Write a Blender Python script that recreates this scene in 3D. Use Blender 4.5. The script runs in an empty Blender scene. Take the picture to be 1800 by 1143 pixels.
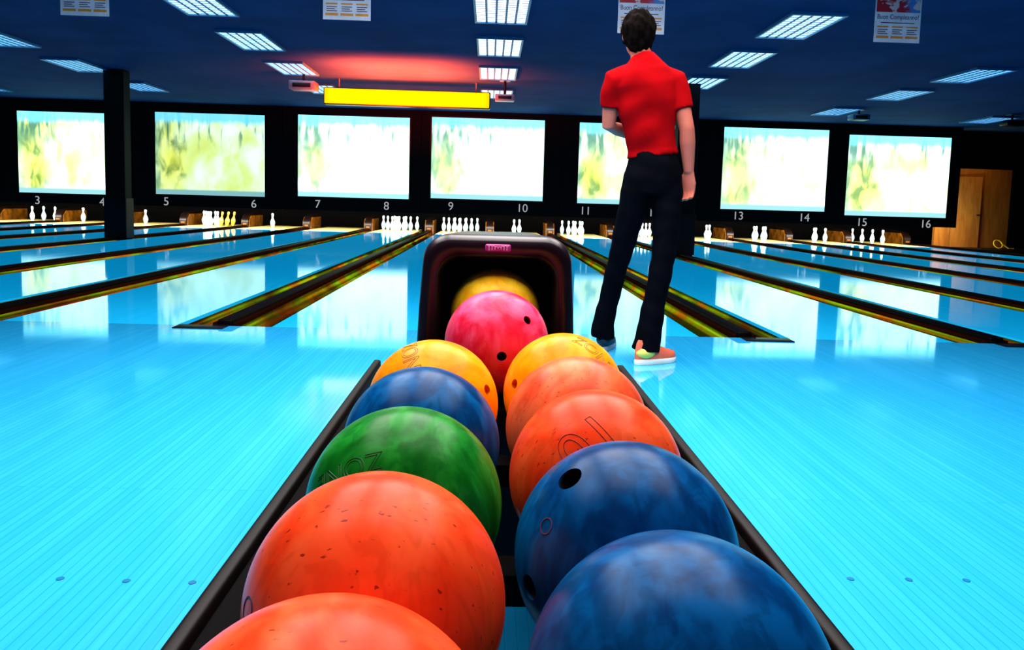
import bpy, bmesh, math, random
from mathutils import Vector, Matrix
random.seed(7)
SC = bpy.context.scene
COL = SC.collection
SC.view_settings.view_transform = 'Standard'
try: SC.view_settings.look = 'Medium High Contrast'
except Exception as e: print('look', e)
V = Vector
PI = math.pi

# ------------------------------------------------------------------ helpers
def obj(name, bm, mat, parent=None, smooth=True, loc=None, angle=40):
    me = bpy.data.meshes.new(name)
    bmesh.ops.recalc_face_normals(bm, faces=bm.faces[:])
    bm.to_mesh(me); bm.free()
    return obj_me(name, me, mat, parent, smooth, loc, angle)

def obj_me(name, me, mat, parent=None, smooth=True, loc=None, angle=40):
    if smooth:
        for p in me.polygons: p.use_smooth = True
        me.set_sharp_from_angle(angle=math.radians(angle))
    me.materials.clear()
    me.materials.append(mat)
    o = bpy.data.objects.new(name, me)
    COL.objects.link(o)
    if parent: o.parent = parent
    if loc is not None: o.location = loc
    return o

def tag(o, label, cat=None, group=None):
    o['label'] = label
    if cat: o['category'] = cat
    if group: o['group'] = group
    return o

def thing(name, label, cat, loc=(0, 0, 0), group=None, rz=0):
    o = bpy.data.objects.new(name, None)
    o.empty_display_size = .1
    COL.objects.link(o); o.location = loc; o.rotation_euler = (0, 0, rz)
    return tag(o, label, cat, group)

def struct(name, bm, mat, smooth=False, parent=None):
    o = obj(name, bm, mat, parent, smooth)
    o['kind'] = 'structure'
    return o

def kids(o): return [c for c in COL.objects if c.parent == o]

def dup(o, loc, label, group=None):
    def cp(s, par):
        c = s.copy(); COL.objects.link(c)
        if par: c.parent = par
        for k in kids(s): cp(k, c)
        return c
    r = cp(o, None); r.location = loc; r['label'] = label
    if group: r['group'] = group
    return r

def box(bm, x0, x1, y0, y1, z0, z1, bev=0, seg=2):
    r = bmesh.ops.create_cube(bm, size=1)
    vs = r['verts']
    for v in vs:
        v.co = V((x0 + (v.co.x + .5) * (x1 - x0), y0 + (v.co.y + .5) * (y1 - y0), z0 + (v.co.z + .5) * (z1 - z0)))
    if bev:
        es = list({e for v in vs for e in v.link_edges})
        bmesh.ops.bevel(bm, geom=es, offset=bev, segments=seg, profile=.5, affect='EDGES')

def BOX(*a, **k):
    bm = bmesh.new(); box(bm, *a, **k); return bm

def prism_y(bm, pts, y0, y1):
    a = [bm.verts.new((x, y0, z)) for x, z in pts]
    b = [bm.verts.new((x, y1, z)) for x, z in pts]
    n = len(pts)
    bm.faces.new(a); bm.faces.new(b[::-1])
    for i in range(n): bm.faces.new((a[i], b[i], b[(i + 1) % n], a[(i + 1) % n]))

def prism_x(bm, pts, x0, x1):
    a = [bm.verts.new((x0, y, z)) for y, z in pts]
    b = [bm.verts.new((x1, y, z)) for y, z in pts]
    n = len(pts)
    bm.faces.new(a); bm.faces.new(b[::-1])
    for i in range(n): bm.faces.new((a[i], b[i], b[(i + 1) % n], a[(i + 1) % n]))

def rings(bm, rs, cap=True):
    prev = None; first = None
    for r in rs:
        cur = [bm.verts.new(p) for p in r]
        if prev:
            n = len(cur)
            for i in range(n):
                bm.faces.new((prev[i], prev[(i + 1) % n], cur[(i + 1) % n], cur[i]))
        else: first = cur
        prev = cur
    if cap:
        bm.faces.new(first[::-1]); bm.faces.new(prev)

def tube(bm, pts, rad, n=16, ref=V((1, 0, 0))):
    """loft of ellipses along pts; rad: list of r or (r_along_ref, r_other)"""
    pts = [V(p) for p in pts]; rs = []
    for i, p in enumerate(pts):
        t = (pts[min(i + 1, len(pts) - 1)] - pts[max(i - 1, 0)]).normalized()
        u = (ref - t * ref.dot(t))
        if u.length < 1e-3: u = V((0, 1, 0)) - t * t.y
        u.normalize(); w = t.cross(u)
        r = rad[i] if isinstance(rad, (list, tuple)) else rad
        ra, rb = r if isinstance(r, (list, tuple)) else (r, r)
        rs.append([p + u * ra * math.cos(2 * PI * k / n) + w * rb * math.sin(2 * PI * k / n) for k in range(n)])
    rings(bm, rs)

def ellipsoid(bm, c, r, seg=24, rot=None):
    m = Matrix.Translation(c) @ (rot.to_4x4() if rot else Matrix()) @ Matrix.Diagonal((*r, 1))
    bmesh.ops.create_uvsphere(bm, u_segments=seg, v_segments=max(8, seg // 2), radius=1, matrix=m)

def lathe(bm, prof, n=20):
    rs = []
    for r, z in prof:
        rs.append([V((max(r, 1e-4) * math.cos(2 * PI * k / n), max(r, 1e-4) * math.sin(2 * PI * k / n), z)) for k in range(n)])
    rings(bm, rs)

def cyl(bm, a, b, r, n=20):
    a = V(a); b = V(b)
    ref = V((1, 0, 0)) if abs((b - a).normalized().x) < .9 else V((0, 1, 0))
    tube(bm, [a, b], [r, r], n, ref)

def text_mesh(body, size, extrude=0, outline=None):
    cu = bpy.data.curves.new('lettering', 'FONT')
    cu.body = body; cu.size = size; cu.align_x = 'CENTER'; cu.align_y = 'CENTER'
    cu.extrude = extrude
    if outline:
        cu.fill_mode = 'NONE'; cu.bevel_depth = outline; cu.bevel_resolution = 0
    o = bpy.data.objects.new('lettering', cu); COL.objects.link(o)
    bpy.context.view_layer.update()
    me = bpy.data.meshes.new_from_object(o.evaluated_get(bpy.context.evaluated_depsgraph_get()))
    bpy.data.objects.remove(o); bpy.data.curves.remove(cu)
    return me

def bake(o):
    """apply modifiers"""
    bpy.context.view_layer.update()
    me = bpy.data.meshes.new_from_object(o.evaluated_get(bpy.context.evaluated_depsgraph_get()))
    o.modifiers.clear(); o.data = me
    for p in me.polygons: p.use_smooth = True
    return o

# ------------------------------------------------------------------ materials
class G:
    def __init__(s, name):
        s.m = bpy.data.materials.new(name); s.m.use_nodes = True
        s.nt = s.m.node_tree; s.nt.nodes.clear()
        s.out = s.nt.nodes.new('ShaderNodeOutputMaterial')
    def n(s, t, ins=None, **kw):
        nd = s.nt.nodes.new('ShaderNode' + t)
        for k, v in kw.items(): setattr(nd, k, v)
        for k, v in (ins or {}).items(): s.put(nd.inputs[k], v)
        return nd
    def put(s, sock, v):
        if isinstance(v, bpy.types.NodeSocket): s.nt.links.new(v, sock)
        else:
            if isinstance(v, tuple) and len(v) == 3 and sock.type == 'RGBA': v = (*v, 1)
            sock.default_value = v
    def math(s, op, a, b=0.0):
        return s.n('Math', {0: a, 1: b}, operation=op).outputs[0]
    def mix(s, f, a, b, mode='MIX'):
        nd = s.n('MixRGB', {0: f, 1: a, 2: b}, blend_type=mode); return nd.outputs[0]
    def rng(s, v, a, b, c=0.0, d=1.0):
        return s.n('MapRange', {0: v, 1: a, 2: b, 3: c, 4: d}, interpolation_type='SMOOTHSTEP').outputs[0]
    def coord(s, scale=(1, 1, 1), rot=(0, 0, 0), loc=(0, 0, 0)):
        tc = s.n('TexCoord')
        return s.n('Mapping', {0: tc.outputs['Object'], 1: loc, 2: rot, 3: scale}).outputs[0]
    def noise(s, vec, scale=5., detail=3., dist=0.):
        return s.n('TexNoise', {'Vector': vec, 'Scale': scale, 'Detail': detail, 'Distortion': dist}).outputs[0]
    def bsdf(s, **ins):
        b = s.n('BsdfPrincipled', {k.replace('_', ' '): v for k, v in ins.items()})
        s.nt.links.new(b.outputs[0], s.out.inputs[0]); return s.m
    def emit(s, c, st):
        e = s.n('Emission', {0: c, 1: st}); s.nt.links.new(e.outputs[0], s.out.inputs[0]); return s.m

def M(name, c, rough=.5, metal=0., spec=.5, var=.12, scale=6., coat=0.):
    g = G(name)
    f = g.rng(g.noise(g.coord(), scale, 4.), .3, .7)
    lo = tuple(x * (1 - var) for x in c); hi = tuple(min(1, x * (1 + var)) for x in c)
    return g.bsdf(Base_Color=g.mix(f, lo, hi), Roughness=rough, Metallic=metal, Specular_IOR_Level=spec, Coat_Weight=coat)

def E(name, c, st, var=.06, scale=4.):
    g = G(name)
    f = g.rng(g.noise(g.coord(), scale, 2.), .3, .7)
    return g.emit(g.mix(f, tuple(x * (1 - var) for x in c), c), st)

def wood_floor(name, c1, c2, mort, rough, spec, roww=.027, glow=.3, worn=None):
    g = G(name)
    vec = g.coord(rot=(0, 0, PI / 2))
    br = g.n('TexBrick', {'Vector': vec, 'Color1': c1, 'Color2': c2, 'Mortar': mort, 'Scale': 1., 'Mortar Size': .0011,
                          'Mortar Smooth': .4, 'Bias': 0., 'Brick Width': 2.1, 'Row Height': roww})
    grain = g.rng(g.noise(g.coord(scale=(60, 1.2, 1)), 1.5, 4.), .35, .7)
    col = g.mix(g.math('MULTIPLY', grain, .25), br.outputs['Color'], tuple(x * .7 for x in c1))
    rg = g.math('ADD', rough, g.math('MULTIPLY', g.noise(g.coord(scale=(6, .5, 1)), 1.2, 3.), .05))
    if worn:   # finish is scuffed to satin where people walk, polished and oiled towards the foul line
        yy = g.n('SeparateXYZ', {0: g.coord()}).outputs[1]
        rg = g.math('ADD', rg, g.rng(yy, worn[1], worn[0], 0., worn[2]))
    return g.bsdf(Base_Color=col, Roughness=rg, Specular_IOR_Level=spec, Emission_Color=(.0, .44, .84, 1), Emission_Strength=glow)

# even cyan emission added to the boards to brighten lanes and approach
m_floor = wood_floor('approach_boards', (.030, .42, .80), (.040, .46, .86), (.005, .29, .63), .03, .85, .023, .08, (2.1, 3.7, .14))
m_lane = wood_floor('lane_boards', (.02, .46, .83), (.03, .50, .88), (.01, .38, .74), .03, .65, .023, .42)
m_deck = M('pin_deck_cream', (.95, .70, .22), .3)  # warm pit light on the deck is put into its cream-yellow colour
g = G('gutter_plastic')
gn = g.rng(g.noise(g.coord(scale=(1, .7, 1)), 2.0, 3.), .42, .60)
gd = g.rng(g.noise(g.coord(scale=(1, .35, 1), loc=(3, 1, 0)), 2.6, 3.), .42, .64)
gc = g.mix(gn, (.36, .40, .006), (.68, .15, .006))  # yellow-green and orange reflections painted as patches in the channel colour
gc = g.mix(g.math('MULTIPLY', gd, .75), gc, (.02, .012, .003))
gl = g.n('BsdfAnisotropic', {'Color': gc, 'Roughness': .22})
df = g.n('BsdfDiffuse', {'Color': (.008, .005, .002)})
ad = g.n('AddShader', {0: gl.outputs[0], 1: df.outputs[0]})
g.nt.links.new(ad.outputs[0], g.out.inputs[0]); m_gutter = g.m
m_cap = M('divider_capping', (.003, .0015, .0015), .5, 0, .1, .3, 3)
g = G('divider_edge')
gl = g.n('BsdfAnisotropic', {'Color': (.06, .010, .002), 'Roughness': .3})
df = g.n('BsdfDiffuse', {'Color': g.mix(g.noise(g.coord(), 3., 3.), (.006, .002, .001), (.020, .005, .002))})
ad = g.n('AddShader', {0: gl.outputs[0], 1: df.outputs[0]})
g.nt.links.new(ad.outputs[0], g.out.inputs[0]); m_capred = g.m
m_black = M('matt_black', (.004, .004, .005), .6, 0, .2)
m_pblack = M('glossy_black_plastic', (.008, .006, .008), .35, 0, .4)
m_trough = M('trough_black', (.0022, .0016, .002), .7, 0, .05)
m_rail = M('rack_rail', (.006, .0025, .002), .5, 0, .18, .3)
m_hood = M('hood_plum_plastic', (.017, .005, .010), .32, 0, .45, .25, 10)
m_hoodin = M('hood_inside', (.004, .003, .004), .6, 0, .2)
m_badge = M('badge_magenta', (.60, .04, .26), .35)
m_badgelt = M('badge_pale_pink', (.95, .55, .75), .35)
m_ceiling = M('ceiling_blue', (.034, .082, .21), .9, 0, .1, .12, 1.2)
m_wall = M('wall_dark', (.0018, .0014, .0014), .9, 0, .05)
m_steel = M('painted_metal_grey', (.20, .25, .30), .4, .3)
m_dot = M('marker_blue', (.0, .17, .36), .4)
m_frame = M('fixture_frame', (.10, .30, .50), .4, .2)
m_louvre = M('fixture_louvre', (.12, .19, .42), .4, .1)
m_tube = E('fixture_glow_blue', (.18, .58, 1.0), 1.4)
m_tubem = E('fixture_glow_pale_blue', (.38, .73, 1.0), 2.0)
m_tubew = E('fixture_glow_white', (.72, .82, 1.0), 2.2)
m_white = M('white_casing', (.75, .8, .85), .35)
m_num = E('number_white', (.75, .8, .85), .46)
m_paper = M('poster_paper', (.85, .80, .85), .6)
m_ink = M('poster_ink', (.10, .05, .12), .6)
m_orangeink = M('poster_orange', (.95, .35, .05), .6)
g = G('warm_wood')
wv = g.noise(g.coord(scale=(5, 5, .8)), 2., 4., 1.0)
m_wood = g.bsdf(Base_Color=g.mix(g.rng(wv, .3, .7), (.15, .054, .006), (.20, .078, .010)), Roughness=.7, Specular_IOR_Level=.15)
m_kick = M('kickback_brown', (.010, .0035, .0015), .35, 0, .3, .4, 5)
m_kicko = M('kickback_amber', (.17, .06, .004), .35, 0, .4, .6, 5)
def pin_mat(name, c):
    g = G(name)
    sep = g.n('SeparateXYZ', {0: g.coord()}).outputs[2]
    b1 = g.math('MULTIPLY', g.math('GREATER_THAN', sep, .245), g.math('LESS_THAN', sep, .256))
    b2 = g.math('MULTIPLY', g.math('GREATER_THAN', sep, .266), g.math('LESS_THAN', sep, .277))
    return g.bsdf(Base_Color=g.mix(g.math('ADD', b1, b2), c, (.6, .02, .02)), Roughness=.25)
m_pin = pin_mat('pin_white', (.60, .92, 1.0))
m_pin_lit = pin_mat('pin_yellow_lit', (1.0, .62, .06))  # pin copy with the yellow light on it put into the colour

def ball_mat(name, c1, c2, scuff=0., seed=0., stretch=(1, 1, 1), sc=7., vein=.25):
    g = G(name)
    rot = (.4 + .5 * math.sin(seed), .5 * math.cos(seed), seed)
    vec = g.coord(scale=stretch, loc=(seed, seed * .7, -seed), rot=rot)
    f = g.rng(g.noise(vec, sc * 1.2, 8., 2.2), .34, .67)
    fine = g.rng(g.noise(g.coord(scale=(1, 1, .17), loc=(seed, 1, 2), rot=rot), 36., 7., 1.6), .45, .60)
    col = g.mix(f, c1, c2)
    col = g.mix(g.math('MULTIPLY', fine, vein), col, tuple(x * .58 for x in c1))
    if scuff:
        s = g.noise(g.coord(scale=(1, 2.6, 1), loc=(seed, 0, 0)), 105., 2.)
        col = g.mix(g.math('MULTIPLY', g.rng(s, .67, .72), scuff), col, tuple(x * .25 for x in c1))
    return g.bsdf(Base_Color=col, Roughness=.28, Specular_IOR_Level=.10)

# ------------------------------------------------------------------ camera
F, CX, CY = 1380., 900., 487.
VX, VY = 862., 357.
Yc = V((VX - CX, CY - VY, -F)).normalized()
r_ = .028
Xc = V((math.cos(r_), -math.sin(r_), 0)); Xc = (Xc - Yc * Xc.dot(Yc)).normalized()
Zc = Xc.cross(Yc)
CAM = V((0, 0, .80))
cam = bpy.data.cameras.new('camera'); co = bpy.data.objects.new('camera', cam); COL.objects.link(co)
cam.sensor_width = 36; cam.lens = F / 1800 * 36
cam.shift_y = -(571.5 - CY) / 1800
cam.clip_start = .05
co.matrix_world = Matrix.Translation(CAM) @ Matrix((Xc, Yc, Zc)).to_4x4()
SC.camera = co

# ------------------------------------------------------------------ room shell
FOUL, PITX, CEIL = 4.84, 1.62, 2.90
XL, XR, YB = -15.6, 14.4, 22.9
bm = bmesh.new()
box(bm, XL, XR, -2.6, FOUL, -.14, 0)
box(bm, XL, XR, FOUL, YB, -.20, -.14)
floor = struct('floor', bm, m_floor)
struct('ceiling', BOX(XL, XR, -2.6, YB, CEIL, CEIL + .1), m_ceiling)
struct('wall_left', BOX(XL - .1, XL, -2.6, YB, -.2, CEIL), m_wall)
struct('wall_right', BOX(XR, XR + .1, -2.6, YB, -.2, CEIL), m_wall)
struct('wall_back', BOX(XL, XR, YB, YB + .1, -.2, CEIL), m_wall)
# wooden service end at the right
struct('wall_service', BOX(11.66, 13.6, 20.3, 20.4, -.14, CEIL), m_wood)
struct('trim_3', BOX(13.6, XR, 20.2, 20.4, -.14, CEIL), m_wall)
struct('trim_1', BOX(11.3, XR, 19.3, 19.4, 1.98, CEIL), m_black)
d = struct('door_1', BOX(0, .72, -.04, 0, 0, 1.96, bev=.006), m_wood)
d.location = (12.05, 20.28, -.13); d.rotation_euler = (0, 0, math.radians(-5))
o = obj('door_handle', BOX(.62, .68, -.09, -.04, .95, .99, bev=.008), m_pblack, d)
struct('trim_2', BOX(11.66, XR, FOUL, 20.2, -.14, -.005), m_black)
# approach marker dots set in the floor
for x, y in [(-.871, 1.586), (-.733, 1.58), (-.597, 1.577), (.811, 1.633), (.941, 1.633), (1.07, 1.633)]:
    bm = bmesh.new(); cyl(bm, (x, y, -.002), (x, y, .0012), .0080, 20)
    obj('marker_dot', bm, m_dot, floor)

# ------------------------------------------------------------------ lanes and gutters
WORD = {1: 'one', 2: 'two', 3: 'three', 4: 'four', 5: 'five', 6: 'six', 7: 'seven', 8: 'eight', 9: 'nine', 10: 'ten', 11: 'eleven',
        12: 'twelve', 13: 'thirteen', 14: 'fourteen', 15: 'fifteen', 16: 'sixteen'}
def lane_x(n):
    p = (n - 9) // 2; s = (n - 9) % 2
    return p * 3.24 + (-.80 if s == 0 else .80)
DECK = 19.4
for n in range(1, 17):
    x = lane_x(n)
    t = thing('bowling_lane', f'glossy blue bowling lane number {WORD[n]}, running from the approach to its pins', 'bowling lane', (x, FOUL, 0), 'bowling lanes')
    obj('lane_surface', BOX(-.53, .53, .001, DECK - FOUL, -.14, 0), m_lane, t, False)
    obj('pin_deck', BOX(-.53, .53, DECK - FOUL, 22.3 - FOUL, -.14, .001), m_deck, t, False)

def gutter_profile(x0, x1):
    top = []; n = 10
    for i in range(n + 1):
        a = PI * i / n
        top.append(((x0 + x1) / 2 - math.cos(a) * (x1 - x0) / 2, -.012 - .072 * math.sin(a)))
    return top + [(x1, -.138), (x0, -.138)]
EDGE, GEND, KY = .276, 20.96, 21.0
COLS = {-4: (13.83, 14.15), 2: (13.22, 13.54)}
for k in range(-9, 8):
    x = PITX * k
    hw = EDGE - .012
    nm = (f'beside lane {WORD[16]} at the far right' if k == 7 else 'beside lane one at the far left' if k == -9 else
          f'between lanes {WORD[k + 9]} and {WORD[k + 10]}')
    t = thing('lane_gutter', f'dark double gutter with raised divider {nm}', 'gutter', (x, FOUL, 0), 'double gutters between the lanes')
    spans = [(.004, GEND - FOUL)]
    if k in COLS: spans = [(.004, COLS[k][0] - FOUL), (COLS[k][1] - FOUL, GEND - FOUL)]
    for s in (-1, 1):
        bm = bmesh.new()
        for u0, u1 in spans:
            a, b = sorted((s * .074, s * hw)); prism_y(bm, gutter_profile(a, b), u0, u1)
        obj('gutter_channel', bm, m_gutter, t)
        bm = bmesh.new(); a, b = sorted((s * .046, s * .074))
        for u0, u1 in spans: box(bm, a, b, u0, u1, -.138, .018, .004)
        obj('divider_edge', bm, m_capred, t)
    bm = bmesh.new()
    for u0, u1 in spans: box(bm, -.046, .046, u0, u1, -.138, .038, .012, 3)
    obj('divider_cap', bm, m_cap, t)
    s = -1 if k <= 0 else 1
    a, b = sorted((s * -.03, s * .27))
    obj('foul_plate', BOX(a, b, -.13, -.003, 0.0005, .006, bev=.002), m_pblack, t)

# kickback humps at the end of every gutter pair
def make_kick(k):
    nm = 'right of lane sixteen' if k == 7 else 'left of lane one' if k == -9 else f'between lanes {WORD[k + 9]} and {WORD[k + 10]}'
    return f'dark brown kickback panel with rounded front {nm}'
kick0 = thing('kickback_panel', make_kick(-9), 'kickback', (PITX * -9, KY, -.13), 'kickback panels at the pits')
hump = [(0, 0), (0, .24)] + [(.3 - .3 * math.cos(a), .24 + .22 * math.sin(a)) for a in [PI / 2 * i / 6 for i in range(1, 7)]] + [(1.3, .52), (1.3, 0)]
bm = bmesh.new(); prism_x(bm, hump, -.085, .085); obj('panel_body', bm, m_kick, kick0)
bm = bmesh.new()
for s in (-1, 1):
    a, b = sorted((s * .087, s * .115)); prism_x(bm, [(.05, 0), (.08, .30), (.22, .42), (1.25, .42), (1.25, 0)], a, b)
obj('side_board', bm, m_kicko, kick0)
bm = bmesh.new(); box(bm, -.05, .05, -.012, 0, .17, .22, .004); obj('front_vent', bm, m_kicko, kick0)
for k in range(-8, 8): dup(kick0, (PITX * k, KY, -.13), make_kick(k))

# pins
prof = [(1.0, 0), (1.4, .75), (1.95, 2.25), (2.2, 3.375), (2.38, 4.5), (2.29, 5.875), (1.85, 7.25), (1.28, 8.625), (.98, 9.375), (.9, 10),
        (.93, 10.875), (1.06, 11.75), (1.2, 12.6), (1.27, 13.5), (1.12, 14.3), (.75, 14.8), (0, 15)]
bm = bmesh.new(); lathe(bm, [(r * .0254, z * .0254) for r, z in prof], 18)
pin_me = None
PINPOS = []
for r in range(4):
    for i in range(r + 1): PINPOS.append(((i - r / 2) * .305, r * .264))
SETS = {1: [10], 2: [5, 9, 10], 3: [4], 4: [2], 5: [1, 2, 4, 5, 7, 8], 6: [1], 8: range(1, 11), 9: range(1, 11), 10: [2, 5], 11: [1, 2, 4, 5, 7, 8],
        12: [1, 2, 3, 5, 6, 9], 13: [3, 6], 14: [1, 2, 3, 5], 15: [2, 5, 3], 16: [1, 2, 4, 7]}
for n, ps in SETS.items():
    for p in ps:
        loc = (lane_x(n) + PINPOS[p - 1][0], 20.75 + PINPOS[p - 1][1], .001)
        if pin_me is None:
            o = obj('bowling_pin', bm, m_pin, None, True, loc); pin_me = o.data
        else:
            o = bpy.data.objects.new('bowling_pin', pin_me); COL.objects.link(o); o.location = loc
        ps_ = list(ps)
        lab = (f'white bowling pin in the full rack of ten on lane {WORD[n]}' if len(ps_) == 10 else
               f'single white bowling pin left standing on lane {WORD[n]}' if len(ps_) == 1 else f'white bowling pin in the partial rack on lane {WORD[n]}')
        tag(o, lab, 'bowling pin', f'pins on lane {WORD[n]}')
yme = pin_me.copy(); yme.materials.clear(); yme.materials.append(m_pin_lit)
for i, dx in enumerate((.20, .31, .42)):
    o = bpy.data.objects.new('bowling_pin', yme); COL.objects.link(o)
    o.location = (lane_x(5) + dx, 20.9 + .14 * i, .008); o.rotation_euler = (0, math.radians(9), 0)
    tag(o, 'yellow lit bowling pin leaning at the right side of lane five', 'bowling pin', 'yellow lit pins on lane five')

# ------------------------------------------------------------------ screens
def screen_mat(name, white, st, seed, hw, hh):
    g = G(name)
    sp = g.n('SeparateXYZ', {0: g.coord()}); x, z = sp.outputs[0], g.math('DIVIDE', sp.outputs[2], hh)
    n1 = g.noise(g.coord(scale=(1.1, 1, .8), loc=(seed, 0, seed)), 1.6, 3., .4)
    # blown-out footage: cool white with soft lime-yellow areas
    base = g.mix(g.rng(n1, .34, .68), (.60, .88, .66), (.46, .57, .12))
    base = g.mix(white, base, (.66, 1., .98))
    n2 = g.noise(g.coord(scale=(1.4, 1, .7), loc=(seed * .3, 0, 0)), 3.0, 3., .7)
    # soft figure at the left
    ex = g.math('POWER', g.math('ABSOLUTE', g.math('DIVIDE', g.math('ADD', x, hw - .36), .38)), 2.)
    ez = g.math('POWER', g.math('ABSOLUTE', g.math('DIVIDE', g.math('ADD', z, .25), .78)), 2.)
    fm = g.rng(g.math('ADD', g.math('ADD', ex, ez), g.math('MULTIPLY', n2, 1.6)), 2.6, .8)
    fig = g.mix(g.rng(n2, .34, .62), (.09, .17, .02), (.58, .64, .09))
    col = g.mix(g.math('MULTIPLY', fm, .90 - .40 * white), base, fig)
    # dark greenery streaks in the upper left and a few elsewhere
    n3 = g.noise(g.coord(scale=(4.4, 1, .7), loc=(seed, 0, 1)), 1.7, 3., .4)
    lft = g.rng(x, -hw + 1.3, -hw + .1)
    up = g.rng(z, -.10, .6)
    stt = g.math('MULTIPLY', g.rng(g.math('ADD', n3, g.math('MULTIPLY', lft, .15)), .54, .72), up)
    col = g.mix(g.math('MULTIPLY', stt, .88 - .25 * white), col, (.02, .13, .11))
    edge = g.math('MULTIPLY', g.rng(x, -hw + .16, -hw + .02), g.rng(n1, .3, .55))
    col = g.mix(g.math('MULTIPLY', edge, .6), col, (.05, .20, .14))
    top = g.rng(g.math('ADD', z, g.math('MULTIPLY', n3, .25)), .82, .98)
    col = g.mix(g.math('MULTIPLY', top, .9), col, (.14, .55, .72))
    col = g.mix(g.rng(z, -.85, -.90), col, (.18, .36, .38))
    return g.emit(col, st)
SD = 18.6
# first lane number, centre x, half width, half height, height shift, whiteness, strength
screens = [(1, -13.0, 1.28, .93, -.12, .4, 1.6), (3, -9.62, 1.28, .93, -.10, .10, 2.0), (5, -6.52, 1.255, .94, -.04, .06, 1.30), (7, -3.21, 1.29, .94, .0, .42, 2.3),
           (9, -.09, 1.315, .94, .04, .46, 2.1), (11, 3.36, 1.315, .94, .02, .2, 2.0), (13, 6.71, 1.25, .96, .0, .26, 2.2), (15, 9.68, 1.23, .95, -.08, .15, 2.1)]
NUMX = {3: 83, 4: 193, 5: 302, 6: 452, 7: 562, 8: 681, 9: 793, 10: 918, 11: 1029, 12: 1150, 13: 1300, 14: 1418, 15: 1522, 16: 1637}
for i, (n, x, hw, hh, dz, wht, st) in enumerate(screens):
    xl = XL if i == 0 else (screens[i - 1][1] + x) / 2
    xr = 11.2 if i == 7 else (screens[i + 1][1] + x) / 2
    t = thing('projection_screen', f'bright video screen in black surround above lanes {WORD[n]} and {WORD[n + 1]}', 'screen', (x, SD, .52), 'video screens above the pins')
    obj('surround', BOX(xl - x + .004, xr - x - .004, 0.0, .12, 0, CEIL - .52 - .002), m_black, t, False)
    zc = 1.255 + dz
    s = obj('screen', BOX(-hw, hw, -.012, .012, -hh, hh), screen_mat(f'projected_video_{n}', wht, st, i * 3.7 + 1, hw, hh), t, False, (0, -.012, zc))
    bm = bmesh.new()
    for (a, b, c, d_) in [(-hw - .03, hw + .03, hh, hh + .03), (-hw - .03, hw + .03, -hh - .03, -hh), (-hw - .03, -hw, -hh, hh), (hw, hw + .03, -hh, hh)]:
        box(bm, a, b, -.03, 0, zc + c, zc + d_)
    obj('screen_border', bm, m_pblack, t, False)
    for q in (n, n + 1):
        px = NUMX.get(q, 862 + lane_x(q) * 74)
        nx = (px - 862) / F * SD
        me = text_mesh(str(q), .27, .004)
        nb = obj_me('lane_number', me, m_num, t, False, (nx - x, -.008, .135 + dz * .9))
        nb.rotation_euler = (PI / 2, 0, 0); nb['label'] = f'pale lane number {q}'

# ------------------------------------------------------------------ columns
def column(x, y, label):
    t = thing('support_column', label, 'column', (x, y, -.138))
    obj('shaft', BOX(-.17, .17, -.13, .13, 0, CEIL + .136, bev=.012), m_black, t, False)
    bm = bmesh.new(); box(bm, -.19, .19, -.15, -.131, .15, .84, .005); box(bm, -.19, -.171, -.131, .15, .15, .84, .005); box(bm, .171, .19, -.131, .15, .15, .84, .005)
    obj('plinth_guard', bm, m_pblack, t, False)
column(-6.50, 13.99, 'square black column in front of the screens at the left')
column(3.29, 13.38, 'square black column half hidden behind the person in red')

# ------------------------------------------------------------------ ceiling lights
rows = [(-10.5, [16.7], 'far left row'), (-6.9, [11.3, 13.5, 15.9], 'second row from the left'), (-3.26, [8.84, 10.92, 13.1, 15.4], 'row just left of the centre row'),
        (.07, [8.73, 10.77, 12.9, 15.3], 'centre row'), (3.43, [9.0, 11.05, 13.2, 15.4], 'row above the person'), (7.1, [11.7, 13.8, 16.3], 'second row from the right'),
        (10.7, [16.9], 'far right row')]
ORD = ['nearest', 'second nearest', 'third nearest', 'farthest']
lt0 = None; diffs = {}
for x, ys, nm in rows:
    for i, y in enumerate(ys):
        which = 'only' if len(ys) == 1 else ('farthest' if i == len(ys) - 1 else ORD[i])
        lab = f'louvred ceiling light, {which} one in the {nm}'
        if lt0 is None:
            lt0 = thing('ceiling_light', lab, 'ceiling light', (x, y, CEIL), 'louvred ceiling lights')
            bm = bmesh.new()
            for a, b, c, d_ in [(-.3, .3, -.6, -.57), (-.3, .3, .57, .6), (-.3, -.275, -.57, .57), (.275, .3, -.57, .57)]: box(bm, a, b, c, d_, -.035, -.001)
            obj('frame', bm, m_frame, lt0, False)
            obj('diffuser', BOX(-.275, .275, -.57, .57, -.02, -.001), m_tube, lt0, False)
            bm = bmesh.new()
            for q in (-.165, -.055, .055, .165): box(bm, q - .012, q + .012, -.57, .57, -.027, -.0205)
            for q in range(12):
                yy = -.52 + q * 1.04 / 11; box(bm, -.275, .275, yy - .005, yy + .005, -.0240, -.0205)
            obj('louvre', bm, m_louvre, lt0, False)
        else:
            r = dup(lt0, (x, y, CEIL), lab)
            mt = m_tubew if abs(x) < 1 else m_tubem if abs(x) < 4 else None
            if mt:
                for k in kids(r):
                    if k.name.startswith('diffuser'):
                        if mt.name not in diffs:
                            dm = k.data.copy(); dm.materials.clear(); dm.materials.append(mt); diffs[mt.name] = dm
                        k.data = diffs[mt.name]

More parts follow.
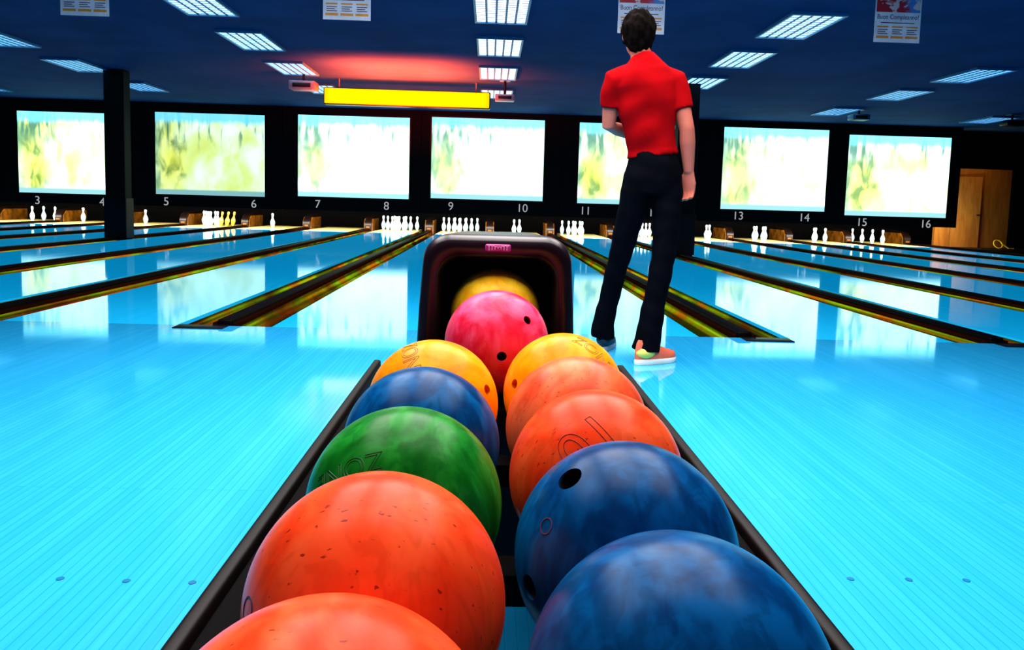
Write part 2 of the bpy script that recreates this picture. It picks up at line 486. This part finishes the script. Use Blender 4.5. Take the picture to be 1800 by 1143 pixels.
# ------------------------------------------------------------------ yellow light box, projectors
t = thing('light_box', 'long glowing yellow light box hanging below the red lit ceiling', 'light box', (-1.50, 14.0, 2.585))
obj('housing', BOX(-1.455, 1.455, 0, .2, -.145, .145, bev=.02), m_pblack, t)
g = G('yellow_glow')
sp = g.n('SeparateXYZ', {0: g.coord()})
ef = g.math('MAXIMUM', g.rng(g.math('ABSOLUTE', sp.outputs[0]), 1.25, 1.44), g.rng(g.math('ABSOLUTE', sp.outputs[2]), .07, .14))
nz = g.math('MULTIPLY', g.noise(g.coord(scale=(1, 1, 3)), 2., 2.), .12)
m_yel = g.emit(g.mix(g.math('ADD', g.math('MULTIPLY', ef, .75), nz), (1.0, .78, .0), (1.0, .42, .0)), 1.4)
obj('glowing_panel', BOX(-1.435, 1.435, -.02, -.001, -.130, .130, bev=.015), m_yel, t)
for s in (-1.2, 1.2):
    bm = bmesh.new(); cyl(bm, (s, .1, .14), (s, .1, .314), .012); obj('hanger', bm, m_steel, t)
def projector(x, y, z, s, label, mat):
    t = thing('projector', label, 'projector', (x, y, z), 'ceiling projectors')
    obj('casing', BOX(-.22 * s, .22 * s, -.17 * s, .17 * s, -.07 * s, .07 * s, bev=.02 * s), mat, t)
    bm = bmesh.new(); cyl(bm, (.08 * s, .165 * s, 0), (.08 * s, .23 * s, 0), .045 * s); obj('lens', bm, m_pblack, t)
    bm = bmesh.new(); cyl(bm, (0, 0, .065 * s), (0, 0, CEIL - z - .01), .022); obj('mount_pole', bm, m_pblack, t)
    obj('mount_plate', BOX(-.09, .09, -.09, .09, CEIL - z - .016, CEIL - z - .001, bev=.003), m_steel, t)
    obj('rear_vent', BOX(-.15 * s, .15 * s, -.176 * s, -.168 * s, -.04 * s, .03 * s, bev=.002), m_pblack, t)
projector(-3.20, 13.6, 2.68, 1.0, 'grey ceiling projector at the left end of the yellow light box', m_steel)
projector(.20, 13.7, 2.60, .75, 'grey ceiling projector at the right end of the yellow light box', m_steel)
projector(7.44, 16.0, 2.74, .8, 'dark ceiling projector right of the person, under the second row of lights', m_steel)
projector(10.62, 16.0, 2.72, .8, 'dark ceiling projector at the far right edge', m_pblack)

# ------------------------------------------------------------------ hanging posters
g = G('party_photo')
sp = g.n('SeparateXYZ', {0: g.coord()})
nz = g.noise(g.coord(), 14., 3., 1.)
c_ = g.mix(g.rng(g.math('ADD', sp.outputs[0], g.math('MULTIPLY', nz, .10)), .07, .11), (.65, .03, .05), (.10, .30, .65))
c_ = g.mix(g.rng(nz, .54, .60), c_, (.9, .62, .58))
m_photo = g.bsdf(Base_Color=c_, Roughness=.5)
txt = text_mesh('Buon Compleanno!', .058, .0006)
def poster(x, y, z, label):
    t = thing('hanging_poster', label, 'poster', (x, y, z), 'birthday posters hanging from the ceiling')
    obj('sheet', BOX(-.205, .205, 0, .004, 0, .55), m_paper, t, False)
    obj('picture', BOX(-.10, .10, -.0015, .0, -.10, .10), m_photo, t, False, (0, -.0004, .40)).scale = (1.95, 1, 1.4)
    h = obj_me('heading', txt.copy(), m_ink, t, False, (0, -.0012, .218)); h.rotation_euler = (PI / 2, 0, 0); h.scale = (.82, 1, 1)
    bm = bmesh.new()
    for c in (-.13, 0, .13): box(bm, c - .055, c + .055, -.0015, -.0002, .035, .055)
    for c in (-.13, 0, .13): box(bm, c - .05, c + .05, -.0015, -.0002, .128, .140)
    obj('orange_bands', bm, m_orangeink, t, False)
    bm = bmesh.new()
    for c in (-.13, 0, .13):
        for q in range(3):
            box(bm, c - .045, c + .045 - .02 * (q % 2), -.0015, -.0002, .072 + q * .017, .078 + q * .017)
    box(bm, -.15, .15, -.0015, -.0002, .165, .172)
    obj('small_print', bm, m_ink, t, False)
    bm = bmesh.new()
    for s in (-.15, .15): box(bm, s - .012, s + .012, -.004, .008, .54, CEIL - z - .001)
    obj('ceiling_clips', bm, m_steel, t, False)
poster(-3.51, 7.0, 2.30, 'white poster hanging at the far left of the ceiling')
poster(-1.28, 7.0, 2.34, 'white poster hanging left of the centre row of lights')
poster(1.275, 7.0, 2.31, 'white birthday poster hanging directly above the person\'s head')
poster(3.545, 7.0, 2.31, 'white birthday poster with red and blue picture at the right')

# ------------------------------------------------------------------ ball return
BR = thing('ball_return', 'dark ball return rack with plum hood, holding two rows of balls', 'ball return', (0, 0, 0))
y0, y1 = .16, 1.60
XLb, XRb = -.09, .145
def trough(c, s, outer):
    top = [(c + s * -outer, .396), (c + s * -.13, .390), (c + s * -.06, .3555), (c, .327), (c + s * .06, .3555), (c + s * .083, .366)]
    bot = [(x, z - .02) for x, z in top][::-1]
    bm = bmesh.new(); prism_y(bm, top + bot, y0, y1); return bm
obj('ball_trough', trough(XLb, 1, .168), m_trough, BR)
obj('ball_trough', trough(XRb, -1, .177), m_trough, BR)
for a, b in ((-.278, -.260), (.324, .342)):
    obj('side_rail', BOX(a, b, y0, 1.92, .27, .408, bev=.006, seg=3), m_rail, BR)
for yy in (.34, .70, .98, 1.40):
    obj('cross_bar', BOX(-.02, .074, yy - .03, yy + .03, .29, .333, bev=.004), m_trough, BR)
obj('end_panel', BOX(-.258, .322, y0 - .02, y0 - .001, .27, .405, bev=.006), m_rail, BR)
obj('base_cabinet', BOX(-.215, .27, 1.601, 2.45, 0.001, .375, bev=.015), m_hood, BR)
bm = bmesh.new()
cx0 = .021
tp = [(-.13, .035), (-.06, .008), (0, -.004), (.06, .008), (.13, .035)]
rsv = []
for yy, zz in ((1.565, .381), (1.75, .3955), (2.40, .449)):
    rsv.append([V((cx0 + x, yy, zz + dz)) for x, dz in tp] + [V((cx0 + x, yy, zz + dz - .02)) for x, dz in tp[::-1]])
rings(bm, rsv); obj('delivery_ramp', bm, m_trough, BR)
for x in (-.22, .28):
    for yy in (.42, 1.3):
        bm = bmesh.new(); box(bm, x - .025, x + .025, yy - .04, yy + .04, .001, .30, .006); obj('leg', bm, m_rail, BR)
def arch(hb, ht, zt, r, y, z0=.376, n=8):
    p = [V((-hb, y, z0)), V((-(hb + ht) / 2, y, (z0 + zt) / 2))]
    for i in range(n + 1):
        a = PI - PI / 2 * i / n; p.append(V((-ht + r + r * math.cos(a), y, zt - r + r * math.sin(a))))
    q = [V((-v.x, v.y, v.z)) for v in p[::-1]]
    return [v + V((cx0, 0, 0)) for v in p + q]
A = [arch(.185, .160, .712, .07, 2.44), arch(.196, .182, .722, .066, 1.95), arch(.197, .182, .722, .066, 1.915), arch(.194, .178, .716, .064, 1.893), arch(.185, .171, .708, .060, 1.884),
     arch(.158, .150, .680, .056, 1.884), arch(.148, .142, .670, .054, 1.894), arch(.138, .134, .662, .052, 1.935)]
bm = bmesh.new(); prev = None
for r in A:
    cur = [bm.verts.new(p) for p in r]
    if prev:
        for i in range(len(cur) - 1): bm.faces.new((prev[i], prev[i + 1], cur[i + 1], cur[i]))
    prev = cur
hood = obj('hood', bm, m_hood, BR, True, None, 60)
bm = bmesh.new(); prev = None
for r in (arch(.138, .134, .662, .052, 1.935), arch(.13, .126, .655, .05, 2.42)):
    cur = [bm.verts.new(p) for p in r]
    if prev:
        for i in range(len(cur) - 1): bm.faces.new((prev[i], prev[i + 1], cur[i + 1], cur[i]))
    prev = cur
bm.faces.new(prev)
obj('hood_lining', bm, m_hoodin, hood)
obj('badge', BOX(cx0 - .031, cx0 + .031, 1.876, 1.888, .685, .702, bev=.0045, seg=3), m_badge, hood)
bm = bmesh.new()   # pale looping script line on the badge
sc_pts = []
for i in range(61):
    q = i / 60
    sc_pts.append(V((cx0 - .025 + .050 * q + .0020 * math.sin(q * 44), 1.8755, .6935 + (.0042 + .0018 * math.sin(q * 9)) * math.cos(q * 44) * (1 if q > .12 else 1.25))))
tube(bm, sc_pts, .0008, 6, V((0, 1, 0)))
obj('badge_script', bm, m_badgelt, hood)

# ------------------------------------------------------------------ bowling balls
R = .112
mb_orange = lambda s: ball_mat('ball_orange', (.95, .058, .009), (1.0, .13, .034), .8, s, (1, 1, .34), 7., .24)
mb_coral = lambda s: ball_mat('ball_coral', (.88, .092, .032), (1.0, .20, .065), .7, s, (1, 1, .34), 7., .26)
mb_yellow = lambda s: ball_mat('ball_yellow', (1.0, .27, .0), (1.0, .42, .006), .2, s, (1, 1, 1), 7., .16)
mb_blue = lambda s: ball_mat('ball_blue', (.0005, .048, .165), (.001, .118, .325), .15, s, (1, 1, .26), 10., .38)
mb_green = lambda s: ball_mat('ball_green', (.004, .145, .011), (.02, .30, .032), .3, s, (1, 1, .28), 8., .42)
mb_pink = lambda s: ball_mat('ball_pink', (.88, .020, .07), (1.0, .12, .27), .2, s, (1, 1, 1), 7., .16)
m_hole = M('hole_lining', (.012, .008, .008), .5)
m_holeo = M('hole_lining_orange', (.75, .17, .0), .5)
m_holer = M('hole_lining_red', (.10, .004, .006), .5)
m_eng = M('engraving_dark', (.12, .028, .004), .6)
m_engo = M('engraving_red', (.20, .012, .004), .6)
m_engg = M('engraving_green', (.006, .085, .010), .6)
m_engb = M('logo_brown', (.10, .05, .12), .6)

def vdir(c, u, v):
    w = math.sqrt(max(0., 1 - u * u - v * v))
    f = (c - CAM).normalized(); rt = f.cross(V((0, 0, 1))).normalized(); up = rt.cross(f)
    return (rt * u + up * v - f * w).normalized(), rt
def ball(loc, mat, label, holes=(), letters=(), rings_=(), lining=None):
    c = V(loc)
    t = thing('bowling_ball', label, 'bowling ball', c, 'bowling balls on the ball return')
    bm = bmesh.new(); bmesh.ops.create_uvsphere(bm, u_segments=96, v_segments=64, radius=R)
    b = obj('shell', bm, mat, t)
    if holes:
        bm = bmesh.new()
        for (u, v, hr) in holes:
            n, _ = vdir(c, u, v); cyl(bm, n * (R - .04), n * (R + .02), hr, 32)
        cut = obj('cutter', bm, m_hole); cut.location = c
        md = b.modifiers.new('holes', 'BOOLEAN'); md.object = cut; md.operation = 'DIFFERENCE'; md.solver = 'EXACT'
        bpy.context.view_layer.update()
        me = bpy.data.meshes.new_from_object(b.evaluated_get(bpy.context.evaluated_depsgraph_get()))
        b.modifiers.clear(); b.data = me; bpy.data.objects.remove(cut)
        for p in me.polygons: p.use_smooth = True
        me.set_sharp_from_angle(angle=math.radians(40)); me.materials.clear(); me.materials.append(mat)
        for (u, v, hr) in holes:
            n, _ = vdir(c, u, v); bm = bmesh.new(); rr = hr - .0008
            t1 = n.orthogonal().normalized(); t2 = n.cross(t1)
            dp = .010 if lining is m_holeo else .038
            rs = [[n * h + (t1 * math.cos(2 * PI * k / 28) + t2 * math.sin(2 * PI * k / 28)) * q for k in range(28)]
                  for h, q in ((R - .003, rr), (R - dp, rr), (R - dp, .001))]
            rings(bm, rs, False); obj('finger_hole', bm, lining or m_hole, t)
    for (s, size, u, v, ang, m) in letters:
        n, rt = vdir(c, u, v)
        t1 = (rt - n * rt.dot(n)).normalized(); t2 = n.cross(t1)
        ca, sa = math.cos(ang), math.sin(ang)
        me = text_mesh(s, size, 0, .0005 if size < .05 else .0006)
        bm = bmesh.new(); bm.from_mesh(me)
        for _ in range(7):
            es = [e for e in bm.edges if e.calc_length() > .004]
            if not es: break
            bmesh.ops.subdivide_edges(bm, edges=es, cuts=1)
        bm.to_mesh(me); bm.free()
        for vv in me.vertices:
            x, y, z = vv.co; x, y = ca * x - sa * y, sa * x + ca * y
            vv.co = (n + (t1 * x + t2 * y) / R).normalized() * (R + z)
        obj_me('engraved_lettering', me, m, t)
    for (u, v, rr) in rings_:
        n, _ = vdir(c, u, v); t1 = n.orthogonal().normalized(); t2 = n.cross(t1); bm = bmesh.new()
        rs = [[(n + (t1 * math.cos(2 * PI * k / 28) + t2 * math.sin(2 * PI * k / 28)) * q / R).normalized() * (R + h) for k in range(28)]
              for q, h in ((rr, -.0002), (rr, .0005), (rr * .86, .0005), (rr * .86, -.0002))]
        rings(bm, rs, False); obj('round_mark', bm, m_engb, t)
    return t
zb = .451
ball((XLb, .430, zb), mb_orange(1.3), 'orange bowling ball nearest the camera in the left row')
ball((XLb, .655, zb), mb_orange(4.1), 'orange bowling ball behind the nearest one in the left row', (), (), [(-.90, .0, .011)])
ball((XLb, .880, zb), mb_green(2.), 'green bowling ball in the left row', (), [('ZONE', .033, -.56, .32, PI + .1, m_engg)])
ball((XLb, 1.105, zb), mb_blue(6.), 'blue bowling ball in the left row, between green and yellow')
ball((XLb, 1.330, zb), mb_yellow(3.), 'yellow bowling ball at the far end of the left row', [(.80, .22, .009)], [('ZONE', .040, -.36, .70, -PI / 2 + .15, m_eng)], (), m_holeo)
ball((XRb, .535, zb), mb_blue(1.), 'blue bowling ball nearest the camera in the right row')
ball((XRb, .7595, zb), mb_blue(9.), 'blue bowling ball with finger holes, second in the right row', [(-.50, .57, .013), (-.79, -.34, .012)], (), [(-.66, .16, .008)])
ball((XRb, .984, zb), mb_orange(7.), 'orange bowling ball engraved 10 in the right row', (), [('10', .082, -.10, .37, PI + .75, m_engo)])
ball((XRb, 1.2085, zb), mb_coral(2.5), 'faded coral bowling ball between orange and yellow in the right row')
ball((XRb, 1.433, zb), mb_yellow(8.), 'yellow bowling ball at the far end of the right row', [(-.79, .11, .009)], [('ZONE', .038, .50, .66, -.55, m_eng)], (), m_holeo)
ball((.021, 1.675, .5015), mb_pink(5.), 'pink bowling ball rolling out in front of the hood', [(.56, .42, .0095), (.10, -.26, .010)], (), (), m_holer)
ball((.019, 1.96, .525), ball_mat('ball_yellow_lightened', (1.0, .46, .01), (1.0, .66, .03), .2, 5.), 'yellow bowling ball inside the mouth of the hood')  # lighter yellow than the other balls, making up for the hood's shade

# ------------------------------------------------------------------ person
m_skin = M('skin', (.55, .155, .105), .5, 0, .25, .08)
m_hair = M('hair_dark', (.005, .0025, .002), .85, 0, .06, .6, 60)
m_shirt = M('red_cotton', (.36, .002, .005), .85, 0, .05, .08, 9)
m_trous = M('dark_denim', (.0022, .0024, .005), .8, 0, .06, .3, 14)
m_shoe_y = M('shoe_yellow', (.85, .70, .12), .45)
m_shoe_r = M('shoe_red', (.80, .16, .08), .45)
m_shoe_b = M('shoe_blue', (.006, .028, .05), .5)
m_sole = M('shoe_sole', (.90, .84, .74), .5)
m_sole2 = M('shoe_sole_pale', (.30, .45, .52), .5)
P = thing('person', 'person in red t-shirt and dark trousers standing on the approach, back turned', 'person', (.80, 4.1, 0))
def pv(x, y, z): return V((x - .80, y - 4.1, z))
def pobj(name, bm, mat, voxel, smooth_it=4, parent=P):
    o = obj(name, bm, mat, parent)
    r = o.modifiers.new('r', 'REMESH'); r.mode = 'VOXEL'; r.voxel_size = voxel
    s = o.modifiers.new('s', 'SMOOTH'); s.iterations = smooth_it; s.factor = .5
    bake(o); o.data.materials.clear(); o.data.materials.append(mat); return o
bm = bmesh.new()
# torso, neck
tube(bm, [pv(.835, 4.05, .93), pv(.828, 4.05, 1.05), pv(.808, 4.04, 1.18), pv(.783, 4.03, 1.32), pv(.768, 4.03, 1.43), pv(.758, 4.03, 1.50)],
     [(.125, .09), (.104, .078), (.110, .082), (.132, .09), (.14, .085), (.07, .055)], 24)
tube(bm, [pv(.760, 4.03, 1.46), pv(.745, 4.035, 1.54), pv(.732, 4.045, 1.63)], [(.062, .06), (.053, .056), (.052, .056)], 20)
# head
hc = pv(.724, 4.045, 1.672)
ellipsoid(bm, hc + V((0, -.005, .018)), (.070, .088, .088), 28)
ellipsoid(bm, hc + V((0, .025, -.045)), (.055, .063, .068), 24)
ellipsoid(bm, hc + V((0, .055, -.082)), (.031, .031, .025), 16)
tube(bm, [hc + V((0, .080, .012)), hc + V((0, .096, -.018)), hc + V((0, .104, -.034)), hc + V((0, .082, -.042))], [.009, .012, .015, .010], 10)
ellipsoid(bm, hc + V((0, .080, -.060)), (.022, .010, .006), 12)
ellipsoid(bm, hc + V((0, .077, -.070)), (.019, .010, .006), 12)
ellipsoid(bm, hc + V((0, .074, .022)), (.048, .014, .009), 12)
for s in (-1, 1):
    ellipsoid(bm, hc + V((s * .072, -.008, -.012)), (.010, .020, .030), 14)
    ellipsoid(bm, hc + V((s * .034, .065, -.02)), (.022, .018, .018), 12)
# arms
def arm(pts, rad): tube(bm, pts, rad, 18)
shR, elR, wrR = pv(.925, 4.03, 1.440), pv(.985, 4.0, 1.20), pv(1.012, 4.03, .985)
arm([pv(.86, 4.03, 1.45), shR, (shR + elR) / 2, elR, elR.lerp(wrR, .3), elR.lerp(wrR, .75), wrR], [.046, .048, .044, .038, .040, .031, .026])
shL, elL, wrL = pv(.605, 4.03, 1.435), pv(.600, 4.09, 1.215), pv(.77, 4.26, 1.18)
arm([pv(.68, 4.03, 1.45), shL, (shL + elL) / 2, elL, elL.lerp(wrL, .3), elL.lerp(wrL, .75), wrL], [.046, .048, .043, .036, .035, .030, .026])
def hand(wr, dr, wd, nm, curl):
    """dr: pointing direction, wd: thumb side across the palm, nm: direction fingers close towards"""
    dr = dr.normalized(); wd = (wd - dr * wd.dot(dr)).normalized(); nm_ = dr.cross(wd)
    if nm_.dot(nm) < 0: nm_ = -nm_
    tube(bm, [wr - dr * .01, wr + dr * .02, wr + dr * .055, wr + dr * .092], [(.026, .020), (.034, .017), (.043, .015), (.040, .012)], 18, wd)
    for off, L in ((.031, .078), (.011, .088), (-.010, .082), (-.030, .064)):
        p = wr + dr * .08 + wd * off; pts = [p]; a = curl * .5
        p = p + dr * .014; pts.append(p)
        for k, fr in enumerate((.46, .30, .24)):
            p = p + (dr * math.cos(a) + nm_ * math.sin(a)) * L * fr; pts.append(p); a += curl
        tube(bm, pts, [.0095, .0098, .0092, .0085, .0065], 12, wd)
    p = wr + dr * .025 + wd * .028
    t1 = (dr * .6 + wd * .65 + nm_ * .35).normalized(); t2 = (dr * .85 + wd * .2 + nm_ * .5).normalized()
    tube(bm, [p, p + t1 * .035, p + t1 * .035 + t2 * .03, p + t1 * .035 + t2 * .055], [.014, .013, .0105, .007], 12, nm_)
hand(wrR, V((.02, .12, -1)), V((-.8, .55, 0)), V((-.5, -.8, 0)), .80)
hand(wrL, V((.6, .75, .05)), V((.1, .1, 1)), V((1, -.4, 0)), .35)
# legs inside the trousers
tube(bm, [pv(.77, 4.06, .96), pv(.755, 4.06, .90), pv(.725, 4.11, .72), pv(.693, 4.18, .52), pv(.667, 4.26, .32), pv(.647, 4.305, .07)], [.068, .072, .060, .048, .046, .036], 18)
tube(bm, [pv(.89, 4.05, .96), pv(.905, 4.05, .90), pv(.905, 4.03, .72), pv(.893, 4.01, .53), pv(.855, 3.99, .32), pv(.822, 3.975, .07)], [.068, .072, .060, .048, .046, .036], 18)
body = pobj('body', bm, m_skin, .0055, 3)
# eyes
for s in (-1, 1):
    bm = bmesh.new(); ellipsoid(bm, hc + V((s * .031, .080, -.002)), (.012, .008, .007), 14); eye = obj('eye', bm, m_white, P)
    bm = bmesh.new(); ellipsoid(bm, hc + V((s * .031, .0865, -.002)), (.005, .003, .005), 10); obj('iris', bm, m_pblack, eye)
# hair: cap with tousled volume, longer at the nape, open at the face
bm = bmesh.new(); ellipsoid(bm, hc + V((0, -.012, .018)), (.083, .102, .100), 96)
for v in bm.verts[:]:
    q = v.co - hc
    if q.z < -.02: v.co.z -= .030 * min(1, (-.02 - q.z) / .05)
    q = v.co - hc
    v.co += q.normalized() * (.005 * math.sin(75 * q.x + 40 * q.z) * math.sin(60 * q.z + 1 + 30 * q.y) + .004 * math.sin(150 * q.y + 90 * q.x) + .002 * math.sin(230 * q.x))
dele = [v for v in bm.verts if (v.co - hc).z < (-.108 if (v.co - hc).y < -.03 else -.108 + ((v.co - hc).y + .03) * 1.6)]
bmesh.ops.delete(bm, geom=dele, context='VERTS')
h = obj('hair', bm, m_hair, P); md = h.modifiers.new('s', 'SOLIDIFY'); md.thickness = .014; md.offset = -1; bake(h)
h.data.materials.clear(); h.data.materials.append(m_hair)
# t-shirt
bm = bmesh.new()
tube(bm, [pv(.826, 4.05, 1.060), pv(.820, 4.05, 1.10), pv(.803, 4.04, 1.20), pv(.784, 4.03, 1.33), pv(.768, 4.025, 1.42), pv(.760, 4.02, 1.485), pv(.752, 4.025, 1.53), pv(.745, 4.035, 1.560)],
     [(.134, .104), (.124, .099), (.132, .102), (.156, .113), (.162, .110), (.130, .092), (.086, .074), (.062, .064)], 28)
def sleeve(a, b, inner):
    tube(bm, [inner, a, a.lerp(b, .25), a.lerp(b, .48), a.lerp(b, .60)], [.060, .060, .057, .057, .057], 20)
sleeve(shR, elR, pv(.85, 4.03, 1.46)); sleeve(shL, elL, pv(.68, 4.03, 1.46))
sh = pobj('t_shirt', bm, m_shirt, .008, 7)
for v in sh.data.vertices:   # soft cloth folds
    c = v.co
    v.co = c + v.normal * (.0052 * math.sin(26 * c.z + 14 * c.x) * math.sin(9 * c.x + 3 * c.z + 1) + .0046 * math.sin(38 * c.z - 26 * c.x) * max(0, math.sin(7 * c.z + 11 * c.x)))
# trousers
bm = bmesh.new()
tube(bm, [pv(.828, 4.05, 1.085), pv(.830, 4.05, 1.03), pv(.833, 4.05, .95), pv(.833, 4.05, .87)], [(.122, .098), (.134, .108), (.150, .114), (.138, .104)], 28)
tube(bm, [pv(.765, 4.06, .96), pv(.755, 4.06, .88), pv(.727, 4.10, .72), pv(.695, 4.17, .52), pv(.665, 4.25, .31), pv(.644, 4.29, .16), pv(.638, 4.30, .075)], [.081, .083, .071, .059, .055, .060, .068], 22)
tube(bm, [pv(.90, 4.05, .96), pv(.908, 4.04, .88), pv(.906, 4.02, .72), pv(.895, 4.0, .55), pv(.858, 3.985, .33), pv(.830, 3.975, .15), pv(.820, 3.972, .065)], [.079, .081, .071, .061, .058, .066, .075], 22)
tr = pobj('trousers', bm, m_trous, .010, 5)
for v in tr.data.vertices:
    c = v.co
    v.co = c + v.normal * (.003 * math.sin(40 * c.z + 20 * c.x) * math.sin(17 * c.z))
# shoes
def shoe(heel, toe, m_up, m_panel, m_sl):
    heel = V(heel); toe = V(toe); ax = (toe - heel).normalized(); L = (toe - heel).length; sd = V((-ax.y, ax.x, 0))
    def outline(sc, z):
        pts = []
        for k in range(28):
            a = 2 * PI * k / 28; u = .5 + .5 * math.cos(a)
            w = (.034 + .014 * u - .006 * math.sin(PI * u)) * math.sin(a) * sc
            pts.append(heel + ax * (L * .5 + L * .5 * math.cos(a) * (1 - (1 - sc) * .3)) + sd * w + V((0, 0, z)))
        return pts
    bm = bmesh.new()
    def up(fr, z):
        ps = []
        for p in outline(fr, 0):
            u = (p - heel).dot(ax) / L
            hgt = .105 - .065 * min(1, max(0, (u - .25) / .55)); ps.append(V((p.x, p.y, .022 + hgt * z)))
        return ps
    rings(bm, [up(1., 0), up(1.03, .25), up(.98, .55), up(.84, .85), up(.6, 1.0)])
    s = obj('shoe', bm, m_up, P, loc=(-.80, -4.1, 0))
    bm = bmesh.new(); rings(bm, [outline(1.04, .001), outline(1.10, .008), outline(1.10, .022), outline(1.0, .030)]); obj('sole', bm, m_sl, s)
    bm = bmesh.new()
    c = heel + ax * L * .24 + V((0, 0, .062)); rot = Matrix((ax, sd, V((0, 0, 1)))).transposed()
    ellipsoid(bm, c, (.062, .043, .036), 18, rot); obj('heel_panel', bm, m_panel, s)
    bm = bmesh.new()
    for q in (.52, .60, .68):
        a = heel + ax * L * q; cyl(bm, a + sd * .03 + V((0, 0, .079 - (q - .52) * .1)), a - sd * .03 + V((0, 0, .079 - (q - .52) * .1)), .004, 8)
    obj('lace', bm, m_sl, s)
shoe((.755, 3.915, 0), (.985, 4.035, 0), m_shoe_r, m_shoe_y, m_sole)
shoe((.628, 4.24, 0), (.725, 4.48, 0), m_shoe_b, m_shoe_b, m_sole2)

# yellow hose loop by the wooden wall
bm = bmesh.new()
pts = [V((.11 * math.cos(a), .06 * math.sin(a), .115 + .1 * math.sin(a))) for a in [2 * PI * i / 28 for i in range(28)]]
tube(bm, pts + [pts[0], V((.25, -.05, .016)), V((.40, -.02, .015))], .014, 8)
o = obj('hose', bm, M('hose_yellow', (.8, .55, .02), .4), None, True, (13.05, 19.8, -.005)); tag(o, 'small loop of yellow hose at the foot of the wooden wall', 'hose')

# ------------------------------------------------------------------ lights
def area(name, loc, sx, sy, p, col, target=None, spread=None):
    l = bpy.data.lights.new(name, 'AREA'); l.shape = 'RECTANGLE'; l.size = sx; l.size_y = sy; l.energy = p; l.color = col
    if spread: l.spread = math.radians(spread)
    o = bpy.data.objects.new(name, l); COL.objects.link(o); o.location = loc
    dr = (V(target) - V(loc)) if target else V((0, 0, -1))
    o.rotation_euler = dr.to_track_quat('-Z', 'Y').to_euler(); return o
for x, p in ((-1.3, 104), (0.1, 122), (1.4, 104)):
    area('overhead_lamp', (x, 3.0, 2.86), 1.1, 4.4, p, (1., .96, .92))
area('pit_lamp', (-1.6, 19.3, .95), 27, .15, 1150, (.80, .96, 1.), (-1.6, 21.2, .05))
area('deck_lamp', (-1.6, 19.0, .9), 27, .15, 420, (1., .52, .12), (-1.6, 19.9, .0), 120)
area('red_lamp', (-1.52, 13.0, 2.15), 1.8, 1.7, 640, (1., .055, .010), (-1.52, 13.25, 3), 155)
area('service_lamp', (12.5, 19.55, 2.3), .9, .2, 7, (1., .62, .20), (12.5, 20.3, .8))
w = bpy.data.worlds.new('world'); SC.world = w; w.use_nodes = True
w.node_tree.nodes['Background'].inputs[0].default_value = (.05, .12, .25, 1); w.node_tree.nodes['Background'].inputs[1].default_value = .04
